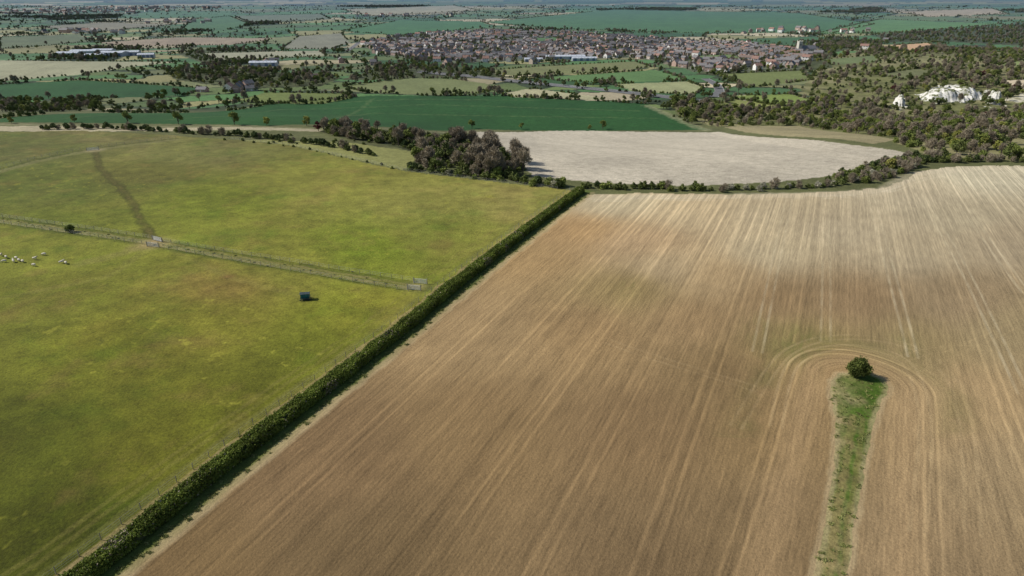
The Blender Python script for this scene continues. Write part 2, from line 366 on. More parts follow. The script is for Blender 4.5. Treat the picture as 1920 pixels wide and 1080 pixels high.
# strip with the tree
k=bbox(SP,2); ss=k[inpoly(jx[k],jy[k],SP)]
g1=fbm(X[ss],Y[ss],3,5,3.0); tl=(T[ss]-(q0[0]*math.cos(AZ)-q0[1]*math.sin(AZ)))
mixf=np.clip(0.74+g1*1.8-np.clip(-tl/5,-.5,.8)*0.5,0,1)[:,None]
col[ss]=lin((142,130,88))*(1-mixf)+lin((70,92,28))*mixf*(1+.6*fbm(X[ss],Y[ss],1.2,3))[:,None]; kind[ss]=0
SPc=np.r_[SP,SP[:1]]; line(None,.7,lin((180,160,122)),.55,.9,world=SPc)
cen=UP([(1600,780),(1588,860),(1568,970),(1553,1080),(1530,1250)])
line(None,.7,lin((134,118,76)),0.7,0.6,world=cen)
line(None,.5,lin((122,110,66)),0.6,0.6,world=cen+off*1.5)
pw=U(1588,745); g=np.exp(-(((X-pw[0])**2/4+(Y-pw[1])**2/9)))*.6*np.clip(.5+2*fbm(X,Y,2,3),0,1); col=col*(1-g[:,None])+lin((168,150,112))*g[:,None]
# pasture tracks
TRpx=[(-60,405),(0,413),(130,432),(300,457),(540,499),(790,540)]
line(TRpx,4.4,lin((76,84,32)),0.85,0.3,noisy=.5)
TR=UP(TRpx)
line(None,0.7,lin((140,128,80)),0.6,0.6,world=TR+np.array([0,0.8]));line(None,0.7,lin((140,128,80)),0.6,0.6,world=TR-np.array([0,0.9]))
pth=smooth(UP([(180,285),(188,318),(225,350),(252,385),(262,410),(290,450)]),2)
line(None,1.5,lin((66,64,26)),0.85,0.9,world=pth,noisy=.5); line(None,0.5,lin((112,98,56)),0.4,1.,world=pth,noisy=.8)
line([(150,495),(230,475),(285,456)],2.0,lin((128,118,66)),0.5,1.0)
line([(0,560),(200,520),(285,462)],1.2,lin((130,122,64)),0.3,1.0); line([(300,460),(430,520),(560,555)],1.0,lin((130,122,64)),0.25,1.0)
line([(790,545),(600,700),(450,800),(200,1000)],1.0,lin((122,114,58)),0.35,1.0)
for o_ in (7.5,9.3): line(None,.5,lin((122,114,58)),0.35,.8,world=HP-off*o_)
line([(0,322),(70,302),(150,286),(230,274),(330,262)],3.0,lin((120,116,74)),0.7,0.4)
line([(0,318),(70,299),(150,283),(230,271),(330,260)],1.2,lin((66,72,32)),0.8,0.4)
for gx,gy,r1,cc in [(290,456,3.5,(168,146,108)),(427,519,1.6,(118,88,52)),(573,559,2.2,(70,66,34)),(178,282,3,(170,155,120)),(780,537,2.5,(146,134,94)),(265,462,3,(146,130,82))]:
    p=U(gx,gy); g=np.exp(-(((X-p[0])**2+(Y-p[1])**2)/r1**2))*0.85*np.clip(.8+fbm(X,Y,2,3),0,1); col=col*(1-g[:,None])+lin(cc)*g[:,None]
hz=haze_f(Y)[:,None]; col=col*(1-hz)+np.array(HAZE)*hz  # distance haze painted into the ground vertex colours
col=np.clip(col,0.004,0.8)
i=np.arange((nr-1)*nc).reshape(nr-1,nc)[:,:-1].ravel()
faces=np.c_[i,i+1,i+nc+1,i+nc]
gm,nt,b=new_mat('ground_soil_and_grass',0.95); q=N(nt)
geo=q.node('ShaderNodeNewGeometry'); pos=geo.outputs['Position']
at=q.node('ShaderNodeAttribute',attribute_name='Col'); ts=q.node('ShaderNodeAttribute',attribute_name='TS'); pk=q.node('ShaderNodeAttribute',attribute_name='plough')
sp=q.node('ShaderNodeSeparateXYZ'); q.put(sp.inputs[0],ts.outputs['Vector'])
Tn,Sn,Ch=sp.outputs
def st(ft,fs,sc=1.0,det=2): return q.noise(q.comb(q.m('MULTIPLY',Tn,ft),q.m('MULTIPLY',Sn,fs)),sc,det,0.6)
s1=q.rng(st(2.6,0.16,1,3),0.3,0.7,-1,1); s2=q.rng(st(0.30,0.010,1,1),0.3,0.7,-1,1); s3=q.rng(st(1.2,0.012,1,1),0.3,0.7,-1,1)
clod=q.rng(q.noise(pos,3.0,4,0.8),0.3,0.7,-1,1)
sum_=q.m('ADD',q.m('MULTIPLY',s1,0.20),q.m('ADD',q.m('MULTIPLY',s2,0.06),q.m('ADD',q.m('MULTIPLY',s3,0.08),q.m('MULTIPLY',clod,0.24))))
cs=q.rng(st(0.55,0.008,1,2),0.5,0.72,0,1); sum_=q.m('ADD',sum_,q.m('MULTIPLY',q.m('MULTIPLY',cs,Ch),0.42))
cs2=q.rng(st(1.5,0.012,1,1),0.52,0.68,0,1); sum_=q.m('ADD',sum_,q.m('MULTIPLY',q.m('MULTIPLY',cs2,Ch),0.30))
def tram(P,o,w,gap):
    fr=q.m('FRACT',q.m('DIVIDE',q.m('ADD',Tn,1000.0+o),P)); d=q.m('MULTIPLY',q.m('ABSOLUTE',q.m('SUBTRACT',fr,0.5)),P)
    return q.rng(q.m('ABSOLUTE',q.m('SUBTRACT',d,gap)),0.10,w,1,0)
tm=q.m('MULTIPLY',tram(11.7,0.0,0.38,0.95),q.rng(st(0.06,0.012,1,1),0.35,0.6,0.35,1))
sum_=q.m('ADD',sum_,q.m('MULTIPLY',tm,0.28))
dk=q.m('MULTIPLY',tram(13.9,5.0,0.4,0.3),-.10); sum_=q.m('ADD',sum_,dk)
kp=q.m('ADD',0.97,sum_)
gn1=q.rng(q.noise(pos,1.9,5,0.85),0.3,0.7,-1,1); gn2=q.rng(q.noise(pos,0.30,4,0.7),0.3,0.7,-1,1)
kg=q.m('ADD',1.0,q.m('ADD',q.m('MULTIPLY',gn1,0.48),q.m('MULTIPLY',gn2,0.22)))
pf=pk.outputs['Fac']
kk=q.m('ADD',q.m('MULTIPLY',kp,pf),q.m('MULTIPLY',kg,q.m('SUBTRACT',1.0,pf)))
cc=q.mix(1.0,at.outputs['Color'],q.comb(kk,kk,kk),'MULTIPLY')
q.put(b.inputs['Base Color'],cc)
bp=q.node('ShaderNodeBump'); bp.inputs['Strength'].default_value=0.6; bp.inputs['Distance'].default_value=0.22
q.put(bp.inputs['Height'],q.noise(pos,2.2,3,0.7)); nt.links.new(bp.outputs[0],b.inputs['Normal'])
gme=mesh_np('ground',np.c_[X,Y,Z],faces,[gm],None,True)
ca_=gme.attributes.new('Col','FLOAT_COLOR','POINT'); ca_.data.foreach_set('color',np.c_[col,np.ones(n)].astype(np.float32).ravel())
va=gme.attributes.new('TS','FLOAT_VECTOR','POINT'); va.data.foreach_set('vector',np.c_[Tp,Sg,chalk].astype(np.float32).ravel())
fa=gme.attributes.new('plough','FLOAT','POINT'); fa.data.foreach_set('value',kind.astype(np.float32))
link('ground',gme)
# ---------------------------------------------------------------- vegetation prototypes
bark=simple('bark',(0.12,0.10,0.08))
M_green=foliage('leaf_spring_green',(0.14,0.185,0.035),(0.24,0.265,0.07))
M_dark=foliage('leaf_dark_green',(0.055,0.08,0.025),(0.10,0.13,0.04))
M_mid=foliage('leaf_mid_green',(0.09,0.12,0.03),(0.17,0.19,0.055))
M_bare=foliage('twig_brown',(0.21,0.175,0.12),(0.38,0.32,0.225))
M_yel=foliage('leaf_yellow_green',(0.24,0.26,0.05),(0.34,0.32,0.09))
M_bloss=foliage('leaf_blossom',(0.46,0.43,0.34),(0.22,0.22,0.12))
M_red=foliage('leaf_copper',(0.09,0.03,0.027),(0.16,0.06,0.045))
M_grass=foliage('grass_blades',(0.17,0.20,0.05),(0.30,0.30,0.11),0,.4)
def tree_mesh(name,Hh,R,leafmat,nleaf,ls,bare=False,conifer=False,base=0.25,seed=0,K=11):
    mb=MB(); r=np.random.default_rng(seed)
    top=Hh*(0.9 if conifer else 0.62)
    mb.cone((0,0,-0.4),(0.1*R*r.normal()*.3,0.1,top*0.5),Hh*0.028,Hh*0.02,6,0)
    mb.cone((0,0,top*0.5),(0,0,top),Hh*0.02,Hh*0.006,6,0)
    C=[]
    for i in range(K):
        th=i*2.4+r.uniform(-.3,.3); 
        if conifer:
            h=base+(1-base)*(i+0.5)/K; rr=R*(1.05-h)*0.6; c=np.array([rr*math.cos(th),rr*math.sin(th),h*Hh]); rad=R*(1.1-h)*0.65
        else:
            h=r.uniform(0.15,1) ; prof=math.sin(math.pi*min(0.95,h*0.72+0.2))
            rr=R*0.66*prof*math.sqrt(r.uniform(0.25,1)); z=Hh*(base+(0.92-base)*h)
            c=np.array([rr*math.cos(th),rr*math.sin(th),z*0.95]); rad=R*r.uniform(0.22,0.44)
        C.append((c,rad)); mb.cone((0,0,Hh*base*0.9*(0.6+0.4*r.random())),c,Hh*0.012,Hh*0.003,4,0)
        if bare:
            for _ in range(6):
                d=r.normal(size=3); d[2]=abs(d[2]); d/=np.linalg.norm(d); mb.cone(c*0.8,c+d*rad*1.1,Hh*0.006,0.015,3,0)
    w=np.array([q_[1]**2 for q_ in C]); w/=w.sum(); pick=r.choice(len(C),nleaf,p=w)
    cc_=np.array([q_[0] for q_ in C])[pick]; rr_=np.array([q_[1] for q_ in C])[pick]
    d=r.normal(size=(nleaf,3)); d/=np.linalg.norm(d,axis=1)[:,None]
    rad=rr_*(r.random(nleaf)**0.35)*(1+0.18*r.normal(size=nleaf))
    P=cc_+d*rad[:,None]*np.array([1,1,0.85]); P[:,2]=np.maximum(P[:,2],0.1)
    if bare: V,Fc=leafquads(P,ls*r.uniform(1,2.2,nleaf),0.13,d+np.array([0,0,.5]),0.5)
    else: V,Fc=leafquads(P,ls*r.uniform(.6,1.4,nleaf),0.8)
    mb.add(V,Fc,1)
    return mb.mesh(name,[bark,leafmat])
def tuft_mesh(name):
    mb=MB(); m_=60; P=rng.normal(size=(m_,3))*[.45,.45,.0]+[0,0,.2]; V,Fc=leafquads(P,rng.uniform(.4,.8,m_),.25,np.array([0,0,.5]),.9); mb.add(V,Fc,0); return mb.mesh(name,[M_grass])
veg=bpy.data.collections.new('tree_prototypes')
specs=[('a_oak_tree',11,5.0,M_green,1300,.6,{}),('b_ash_tree',12,4.4,M_bare,1500,.8,dict(bare=True)),('c_pine_tree',13,3.4,M_dark,1300,.6,dict(conifer=True)),
('d_maple_tree',10,4.6,M_mid,1300,.6,{}),('e_willow_tree',8,3.8,M_yel,1000,.55,{}),('f_hawthorn_bush',3.2,2.3,M_mid,900,.34,dict(base=.08)),
('g_blackthorn_bush',3.0,2.4,M_bloss,800,.33,dict(base=.08)),('h_dark_bush',3.4,2.5,M_dark,900,.36,dict(base=.08)),('i_beech_tree',10,4.2,M_red,1000,.6,{}),('j_bare_shrub',4.5,2.6,M_bare,1000,.5,dict(bare=True,base=.1)),('k_green_bush',3.0,2.4,M_green,900,.34,dict(base=.06))]
for i_,(nm,hh_,R_,mt,nl,ls_,kw) in enumerate(specs):
    link(nm,tree_mesh(nm,hh_,R_,mt,nl,ls_,seed=i_+3,**kw),coll=veg)
link('l_grass_tuft',tuft_mesh('l_grass_tuft'),coll=veg)
OAK,BARE,PINE,MID,YEL,HAW,BLO,DKB,RED,SHR,GRB,TUF=range(12)
def scatter(name,P,idx_,sc,coll,rot=None):
    me=bpy.data.meshes.new(name); nn=len(P)
    me.vertices.add(nn); me.vertices.foreach_set('co',np.asarray(P,np.float32).ravel())
    if rot is None: rot=rng.uniform(0,6.28,nn)
    for an,ty,d in (('rz','FLOAT',rot),('sc','FLOAT',sc),('pid','INT',idx_)):
        at_=me.attributes.new(an,ty,'POINT'); at_.data.foreach_set('value',np.asarray(d,np.float32 if ty=='FLOAT' else np.int32))
    o=link(name,me)
    g=bpy.data.node_groups.new(name+'_nodes','GeometryNodeTree')
    g.interface.new_socket('Geometry',in_out='INPUT',socket_type='NodeSocketGeometry'); g.interface.new_socket('Geometry',in_out='OUTPUT',socket_type='NodeSocketGeometry')
    nn_=g.nodes; gi=nn_.new('NodeGroupInput');go=nn_.new('NodeGroupOutput'); iop=nn_.new('GeometryNodeInstanceOnPoints')
    ci=nn_.new('GeometryNodeCollectionInfo'); ci.inputs['Collection'].default_value=coll; ci.inputs['Separate Children'].default_value=True; ci.inputs['Reset Children'].default_value=True
    def na(a_,ty):
        x_=nn_.new('GeometryNodeInputNamedAttribute'); x_.data_type=ty; x_.inputs['Name'].default_value=a_; return x_.outputs['Attribute']
    cx=nn_.new('ShaderNodeCombineXYZ'); L=g.links
    L.new(na('rz','FLOAT'),cx.inputs[2]); L.new(cx.outputs[0],iop.inputs['Rotation']); L.new(na('sc','FLOAT'),iop.inputs['Scale'])
    L.new(na('pid','INT'),iop.inputs['Instance Index']); iop.inputs['Pick Instance'].default_value=True
    L.new(ci.outputs[0],iop.inputs['Instance']); L.new(gi.outputs[0],iop.inputs['Points']); L.new(iop.outputs[0],go.inputs[0])
    md=o.modifiers.new('scatter','NODES'); md.node_group=g
    return o
def fillpts(P,spacing,keep=1.0):
    P=np.asarray(P); A=(P.max(0)-P.min(0)).prod(); m=int(A/spacing**2*keep)
    q_=rng.uniform(P.min(0),P.max(0),(m,2)); return q_[inpoly(q_[:,0],q_[:,1],P)]
def place(P2,kinds,probs,s0,s1,sink=0.1):
    P2=np.asarray(P2).reshape(-1,2); k_=rng.choice(kinds,len(P2),p=np.array(probs)/sum(probs)); s_=rng.uniform(s0,s1,len(P2))
    return np.c_[P2,H(P2[:,0],P2[:,1])-sink],k_,s_
def group(name,parts):
    scatter(name,np.concatenate([p[0] for p in parts]),np.concatenate([p[1] for p in parts]),np.concatenate([p[2] for p in parts]),veg)
def along(px,step,jit,world=None):
    P=resample(UP(px) if world is None else world,step); return P+rng.normal(size=P.shape)*jit
cp=WP['central']; xs=U(830,300)[0]
ct=fillpts(cp,6.2); cl_=ct[ct[:,0]<xs]; cr_=ct[ct[:,0]>=xs]; bu=fillpts(cp,4.2)
group('copse_trees',[place(cl_,[BARE,MID,DKB,OAK,PINE],[.3,.3,.12,.2,.06],.4,.75),place(cr_,[BARE,SHR,DKB,MID],[.65,.2,.05,.15],.5,.9),place(bu,[HAW,DKB,SHR,GRB],[.35,.12,.3,.24],.7,1.3),
  place(along([(608,246),(650,241),(690,246)],5,2),[BARE,RED,DKB],[.6,.25,.15],.45,.65),
  place(along([(730,252),(800,262)],7,2),[PINE,MID,BARE],[.35,.3,.3],.45,.75),
  place(along([(900,280),(945,300),(980,322)],5,2),[BARE],[1],.7,.9)])
group('field_edge_hedgerow',[
 place(along([(80,243),(200,241),(300,247),(430,254),(520,262),(620,275),(700,292)],2.6,.8),[HAW,DKB,SHR],[.4,.5,.2],.5,.95),
 place(along([(430,262),(540,273),(620,290),(700,308),(770,320)],7.5,.8),[HAW,GRB],[.6,.4],.18,.4),
 place(along([(760,316),(840,328),(950,338),(1045,350)],2.2,1.0),[HAW,DKB,GRB,BLO],[.4,.2,.4,.06],.55,.9),
 place(along([(980,342),(1050,350)],2.5,1.5),[HAW,GRB],[.5,.5],.8,1.1),
 place(along([(1095,352),(1170,354),(1245,354)],2.0,.6),[HAW,GRB,DKB],[.4,.4,.2],.6,.9),
 place(along([(1255,356),(1330,357),(1440,355),(1540,350),(1600,340),(1690,322),(1730,303)],2.0,.9),[HAW,BLO,SHR,GRB],[.4,.25,.3,.15],.45,.85),
 place(fillpts(UP([(1520,344),(1570,330),(1640,306),(1722,295),(1800,300),(1730,308),(1690,330),(1620,346)]),2.8),[HAW,SHR,YEL,DKB,GRB],[.35,.4,.01,.1,.2],.4,.9),
 place(along([(1740,303),(1800,303),(1920,303),(2000,303)],2.2,1.2),[HAW,SHR,DKB],[.4,.4,.2],.5,.95),
 place(rng.normal(size=(40,2))*[24,9]+U(620,283)[:2]+[8,22],[HAW,GRB],[.5,.5],.25,.45),
 place(UP([(885,241),(978,242),(1105,243),(22,231),(140,229),(240,231),(335,233),(1130,242),(440,234),(500,235),(575,236)]),[YEL,OAK],[.6,.4],.45,.7)])
wm=[OAK,BARE,PINE,MID,YEL,RED,SHR]
def notin(P2,polys):
    k_=np.ones(len(P2),bool)
    for p in polys: k_&=~inpoly(P2[:,0],P2[:,1],p)
    return P2[k_]
fieldpolys=[p for p,c_ in FARP]
rt=notin(fillpts(WP['right'],7.5),fieldpolys); rf=notin(fillpts(WP['right_far'],11.5),fieldpolys)
scars=[UP([(1725,212),(1733,175),(1760,156),(1800,153),(1838,170),(1830,200),(1790,205),(1750,212)]),UP([(1850,215),(1853,168),(1870,168),(1876,212)]),UP([(1676,216),(1680,182),(1694,180),(1700,214)]),UP([(1880,200),(1900,176),(1940,174),(1965,192),(1925,204)])]
rf=notin(rf,scars); rt=notin(rt,scars)
rf=rf[fbm(rf[:,0],rf[:,1],70,3,4.4)>0.0]; rt=rt[fbm(rt[:,0],rt[:,1],45,3,8.4)>-0.08]
rb=notin(np.r_[fillpts(WP['right'],8),fillpts(WP['right_far'],15)],fieldpolys+scars)
group('hillside_woodland',[place(rt,wm,[.30,.30,.03,.16,.19,.005,.15],.4,.75),place(rf,wm,[.22,.34,.07,.22,.08,.02,.12],.45,.85),place(rb,[HAW,GRB,SHR,BLO,DKB],[.3,.27,.35,.06,.03],.6,1.1),
 place(notin(fillpts(WP['ne'],19),fieldpolys),wm,[.2,.35,.1,.3,.05,.01,.05],.6,.9)])
parts=[]
for nm,sp_ in (('mid_left',10),('mid2',12),('mid3',16),('belt',8.0),('belt2',17),('farwood',16),('farwood2',16)):
    parts.append(place(notin(fillpts(WP[nm],sp_),fieldpolys),wm,[.28,.2,.05,.33,.12,.01,.08],.45,.8))
group('valley_woodland',parts)
parts=[]
for j,(P,c_) in enumerate(FARP):
    if j in (0,2,3,22): continue
    Pc=np.r_[P,P[:1]]; d_=np.median(P[:,1]); stp=3.2 if d_<900 else 6
    if j==1: Pc=P[:6]; 
    A=resample(Pc,stp); kq=vnoise(A[:,0]/35,A[:,1]/35)>0.25; A=A[kq]; A=A+rng.normal(size=A.shape)*1.0
    parts.append(place(A,[HAW,DKB,GRB,SHR,MID,BARE],[.38,.14,.24,.18,.04,.03],.5,.9))
G=rng.uniform(0,1,(330000,2)); gy_=np.sqrt(G[:,0]*(4300**2-520**2)+520**2); G=np.c_[(G[:,1]*2-1)*.8*gy_,gy_]
a1,a2,ii=voro(G[:,0],G[:,1]); e=(a2-a1)<4.2; G1=notin(G[e],fieldpolys+[VP]); parts.append(place(G1,[MID,OAK,DKB,BARE,HAW],[.2,.1,.25,.1,.35],.5,.8))
th_=rng.random(len(ii))<.33
wd=(np.isin(pid[ii],[10,11]))&th_; G2=notin(G[wd],fieldpolys+[VP]); parts.append(place(G2,wm,[.25,.25,.1,.3,.03,.0,.07],.6,1.0))
cl=(fbm(G[:,0],G[:,1],130,3,7.0)>0.26)&(G[:,1]<2000)&th_; G3=notin(G[cl],fieldpolys+[VP]); parts.append(place(G3,wm,[.25,.25,.04,.32,.07,.0,.07],.45,.8))
group('valley_hedgerows',parts)
# ---------------------------------------------------------------- village
def inst(name,cols,rough):
    m,nt_,b_=new_mat(name,rough); n_=N(nt_); o=n_.node('ShaderNodeObjectInfo'); r_=n_.node('ShaderNodeValToRGB'); r_.color_ramp.interpolation='CONSTANT'
    el=r_.color_ramp.elements
    for k_,c_ in enumerate(cols):
        e_=el[k_] if k_<2 else el.new(0.5)
        e_.position=k_/len(cols); e_.color=(*c_,1)
    n_.put(r_.inputs[0],o.outputs['Random']); g_=n_.node('ShaderNodeNewGeometry')
    kk_=n_.rng(n_.noise(g_.outputs['Position'],0.9,3),.3,.7,.8,1.15); n_.put(b_.inputs['Base Color'],n_.mix(1.0,r_.outputs[0],n_.comb(kk_,kk_,kk_),'MULTIPLY')); return m
mw=inst('house_wall',[(.68,.65,.60),(.42,.35,.29),(.78,.76,.72),(.42,.30,.25),(.70,.67,.63),(.48,.43,.37),(.76,.74,.70)],.9)
mr=inst('house_roof',[(.22,.165,.14),(.16,.16,.165),(.29,.18,.145),(.20,.19,.19),(.24,.205,.19),(.13,.13,.14),(.32,.21,.165)],.7)
glass=simple('window_glass',(0.04,0.05,0.06),0.2,.1); whitep=simple('white_paint',(0.76,0.75,0.72),.6,.08)
chim=simple('chimney_brick',(0.22,0.11,0.08))
def gable(mb,L,W,hw,hr,ov=0.35,wi=0,ri=1):
    x,y=L/2,W/2
    mb.add([[-x,-y,-1],[x,-y,-1],[x,y,-1],[-x,y,-1],[-x,-y,hw],[x,-y,hw],[x,y,hw],[-x,y,hw]],[[0,1,5,4],[2,3,7,6],[1,2,6,5],[3,0,4,7]],wi)
    for s_ in (-1,1): mb.add([[s_*x,-y,hw],[s_*x,y,hw],[s_*x,0.01,hw+hr],[s_*x,-0.01,hw+hr]],[[0,1,2,3]],wi)
    sl=hr/y; xo=x+ov; yo=y+ov
    for s_ in (-1,1):
        e=hw-sl*ov+.05; tkn=.16
        V=[[-xo,s_*yo,e],[xo,s_*yo,e],[xo,0,hw+hr+.05],[-xo,0,hw+hr+.05],[-xo,s_*yo,e+tkn],[xo,s_*yo,e+tkn],[xo,0,hw+hr+.05+tkn],[-xo,0,hw+hr+.05+tkn]]
        mb.add(V,[[0,1,2,3],[4,5,6,7],[0,1,5,4],[1,2,6,5],[3,0,4,7]],ri)
def house_mesh(name,L,W,hw,hr,wing=False):
    mb=MB(); gable(mb,L,W,hw,hr)
    if wing: mb.box((L/2+1.6,0,hw*.25),(3.0,W*.7,hw*.5+2),0); mb.box((L/2+1.6,0,hw*.5+1.08),(3.3,W*.75,.15),1)
    mb.box((L*.3,0.2,hw+hr+.3),(.8,.6,1.6),3)
    for s_ in (-1,1):
        for fl in ((1.4,4.0) if hw>4 else (1.4,)):
            for xx in (-.32,0,.32):
                if fl<2 and xx==0: mb.box((0,s_*(W/2+.03),1.0),(1.0,.08,2.1),4); continue
                mb.box((xx*L,s_*(W/2+.03),fl),(1.5,.08,1.15),4); mb.box((xx*L,s_*(W/2+.075),fl),(1.25,.05,.95),2)
    return mb.mesh(name,[mw,mr,glass,chim,whitep])
hc=bpy.data.collections.new('house_prototypes')
for nm,ar in (('a_detached_house',(9,7,5.0,2.6)),('b_semi_house',(12,7.5,5.0,2.8)),('c_bungalow',(11,7.5,2.8,2.5)),('d_terrace_house',(18,7.5,5.2,2.8)),('e_brick_house',(8.5,7,4.8,3.2,True))):
    link(nm,house_mesh(nm,*ar),coll=hc)
ds=rng.uniform(VP.min(0),VP.max(0),(26,2)); da=rng.uniform(0,3.14,26)
hp=[];hr_=[]
for di in range(26):
    R=260; c0,s0_=math.cos(da[di]),math.sin(da[di])
    for rr in np.arange(-R,R,44):
        for side in (0,19):
            for tt_ in np.arange(-R,R,16):
                u_=tt_+rng.normal()*1.5; v_=rr+side+8*math.sin(u_/60)+rng.normal()*1.2
                p=ds[di]+np.array([u_*c0-v_*s0_,u_*s0_+v_*c0])
                if np.argmin(((ds-p)**2).sum(1))!=di or rng.random()<.2: continue
                hp.append(p); hr_.append(da[di]+rng.choice([0,0,0,1.57])+rng.normal()*.1)
hp=np.array(hp);hr_=np.array(hr_); k_=inpoly(hp[:,0]+30*fbm(hp[:,0],hp[:,1],40,2),hp[:,1]+60*fbm(hp[:,0],hp[:,1],40,2,9.),VP)&(vnoise(hp[:,0]/70,hp[:,1]/70)>.2); hp=hp[k_];hr_=hr_[k_]; k_=~np.any([inpoly(hp[:,0],hp[:,1],p) for p in fieldpolys],axis=0); hp=hp[k_];hr_=hr_[k_]
scatter('village_houses',np.c_[hp,H(hp[:,0],hp[:,1])],rng.choice(5,len(hp),p=[.33,.3,.18,.05,.14]),rng.uniform(.82,1.05,len(hp)),hc,hr_)
vt=notin(fillpts(VP,13.5),fieldpolys)
group('village_trees',[place(vt,[MID,OAK,BARE,PINE,DKB,RED,YEL],[.3,.2,.2,.06,.25,.02,.05],.35,.75)])
oh=[(430,170),(450,168),(466,166),(472,170),(445,172),(590,148),(840,122),(380,172),(1000,120),(1530,88),(1545,86),(500,122),(515,120),(480,124),(1300,128),(1325,131),(1350,130),(1380,133),(1420,131),(1450,128),(1270,124),(1250,120),(1480,126),(1400,126),(1340,124),(1620,92),(1660,78),(700,122),(640,118)]
oh=UP(oh); scatter('farmstead_houses',np.c_[oh,H(oh[:,0],oh[:,1])],rng.choice([0,1,2,4],len(oh)),rng.uniform(.9,1.15,len(oh)),hc)
fsx=[];
for (u_,v_,nn_,sx_,sy_) in [(140,22,90,260,160),(260,16,60,200,160),(180,62,14,80,20),(330,42,12,60,40),(1480,60,20,120,50),(760,30,12,120,60)]:
    c_=U(u_,v_); fsx.append(c_[:2]+rng.normal(size=(nn_,2))*[sx_,sy_])
fsx=np.concatenate(fsx); scatter('distant_village_houses',np.c_[fsx,H(fsx[:,0],fsx[:,1])],rng.choice(5,len(fsx)),rng.uniform(1,1.5,len(fsx)),hc)
steel=simple('steel_cladding',(0.45,0.47,0.5),.5,.1); steelr=simple('steel_roof',(0.5,0.53,0.58),.5,.12); door_m=simple('shutter',(0.15,0.2,0.3),.5)
def warehouse(u_,v_,L,W,h,rz):
    mb=MB(); gable(mb,L,W,h,1.8,.3); 
    for xx in np.linspace(-.38,.38,4): mb.box((xx*L,-W/2-.05,2.2),(4,.12,4.4),2)
    for xx in np.linspace(-.4,.4,7): mb.box((xx*L,-W/4,h+1.2),(1.4,W*.2,.12),3)
    p=U(u_,v_); link('warehouse',mb.mesh('warehouse',[steel,steelr,door_m,whitep]),(p[0],p[1],p[2]),rz)
for a_ in [(130,106,34,18,6,.1),(160,103,40,22,7,.15),(195,100,34,20,6,.1),(215,105,40,20,6,-.1),(245,104,30,18,6,.2),(180,110,28,16,6,.1),(275,108,24,14,5,.3),(495,124,36,12,5,.1),(1060,111,60,12,4.5,.05),(1095,114,36,10,4,.05),(1000,116,26,10,4,.05)]: warehouse(*a_)
mb=MB(); gable(mb,24,9,7,4.5); mb.box((-14.7,0,8),(6,6,18),0); mb.box((-14.7,0,17.4),(6.4,6.4,.8),0)
for dx in (-2.6,2.6):
    for dy in (-2.6,2.6): mb.box((-14.7+dx,dy,18.6),(.8,.8,1.6),0)
for xx in np.linspace(-8,8,5): mb.box((xx,-4.55,3.6),(1.1,.12,3.2),2)
mb.box((-14.7,-3.05,13),(1.4,.12,2.6),2)
stone=simple('church_stone',(0.5,0.48,0.42)); p=U(1513,100); link('church',mb.mesh('church',[stone,simple('lead_roof',(.2,.2,.21)),glass]),p,.2)
# ---------------------------------------------------------------- roads
asph=simple('asphalt',(0.15,0.15,0.15),.85,.15,.3); kerb=simple('kerb_concrete',(0.35,0.34,0.32))
def road(name,px,w):
    P=resample(UP(px),6); d=np.gradient(P,axis=0); d/=np.hypot(*d.T)[:,None]; nn_=np.c_[-d[:,1],d[:,0]]
    mb=MB(); i_=np.arange(len(P)-1)
    def strip(o0,o1,z,mi,sel=None):
        A=P+nn_*o0;B=P+nn_*o1; hh=np.maximum(H(P[:,0],P[:,1]),np.maximum(H(A[:,0],A[:,1]),H(B[:,0],B[:,1])))+z
        V=np.r_[np.c_[A,hh],np.c_[B,hh]]; Fc=np.c_[i_,i_+1,i_+1+len(P),i_+len(P)]
        if sel is not None: Fc=Fc[sel]
        mb.add(V,Fc,mi)
    strip(-w/2,w/2,.25,0); strip(w/2,w/2+.3,.37,1); strip(-w/2-.3,-w/2,.37,1)
    strip(-.12,.12,.27,2,(i_%3==0)); strip(w/2-.5,w/2-.3,.27,2); strip(-w/2+.3,-w/2+.5,.27,2)
    link(name,mb.mesh(name,[asph,kerb,whitep]))
road('road',[(785,136),(880,144),(960,153),(1050,162),(1150,172),(1230,181),(1330,193)],9)
road('road',[(785,133.5),(880,141.5),(960,150.5),(1050,159.5),(1150,169.5),(1230,178.5),(1330,190)],9)
road('road',[(1322,148),(1345,160),(1350,172),(1338,182)],9)
road('road',[(650,96),(662,88),(672,80),(700,74)],9)
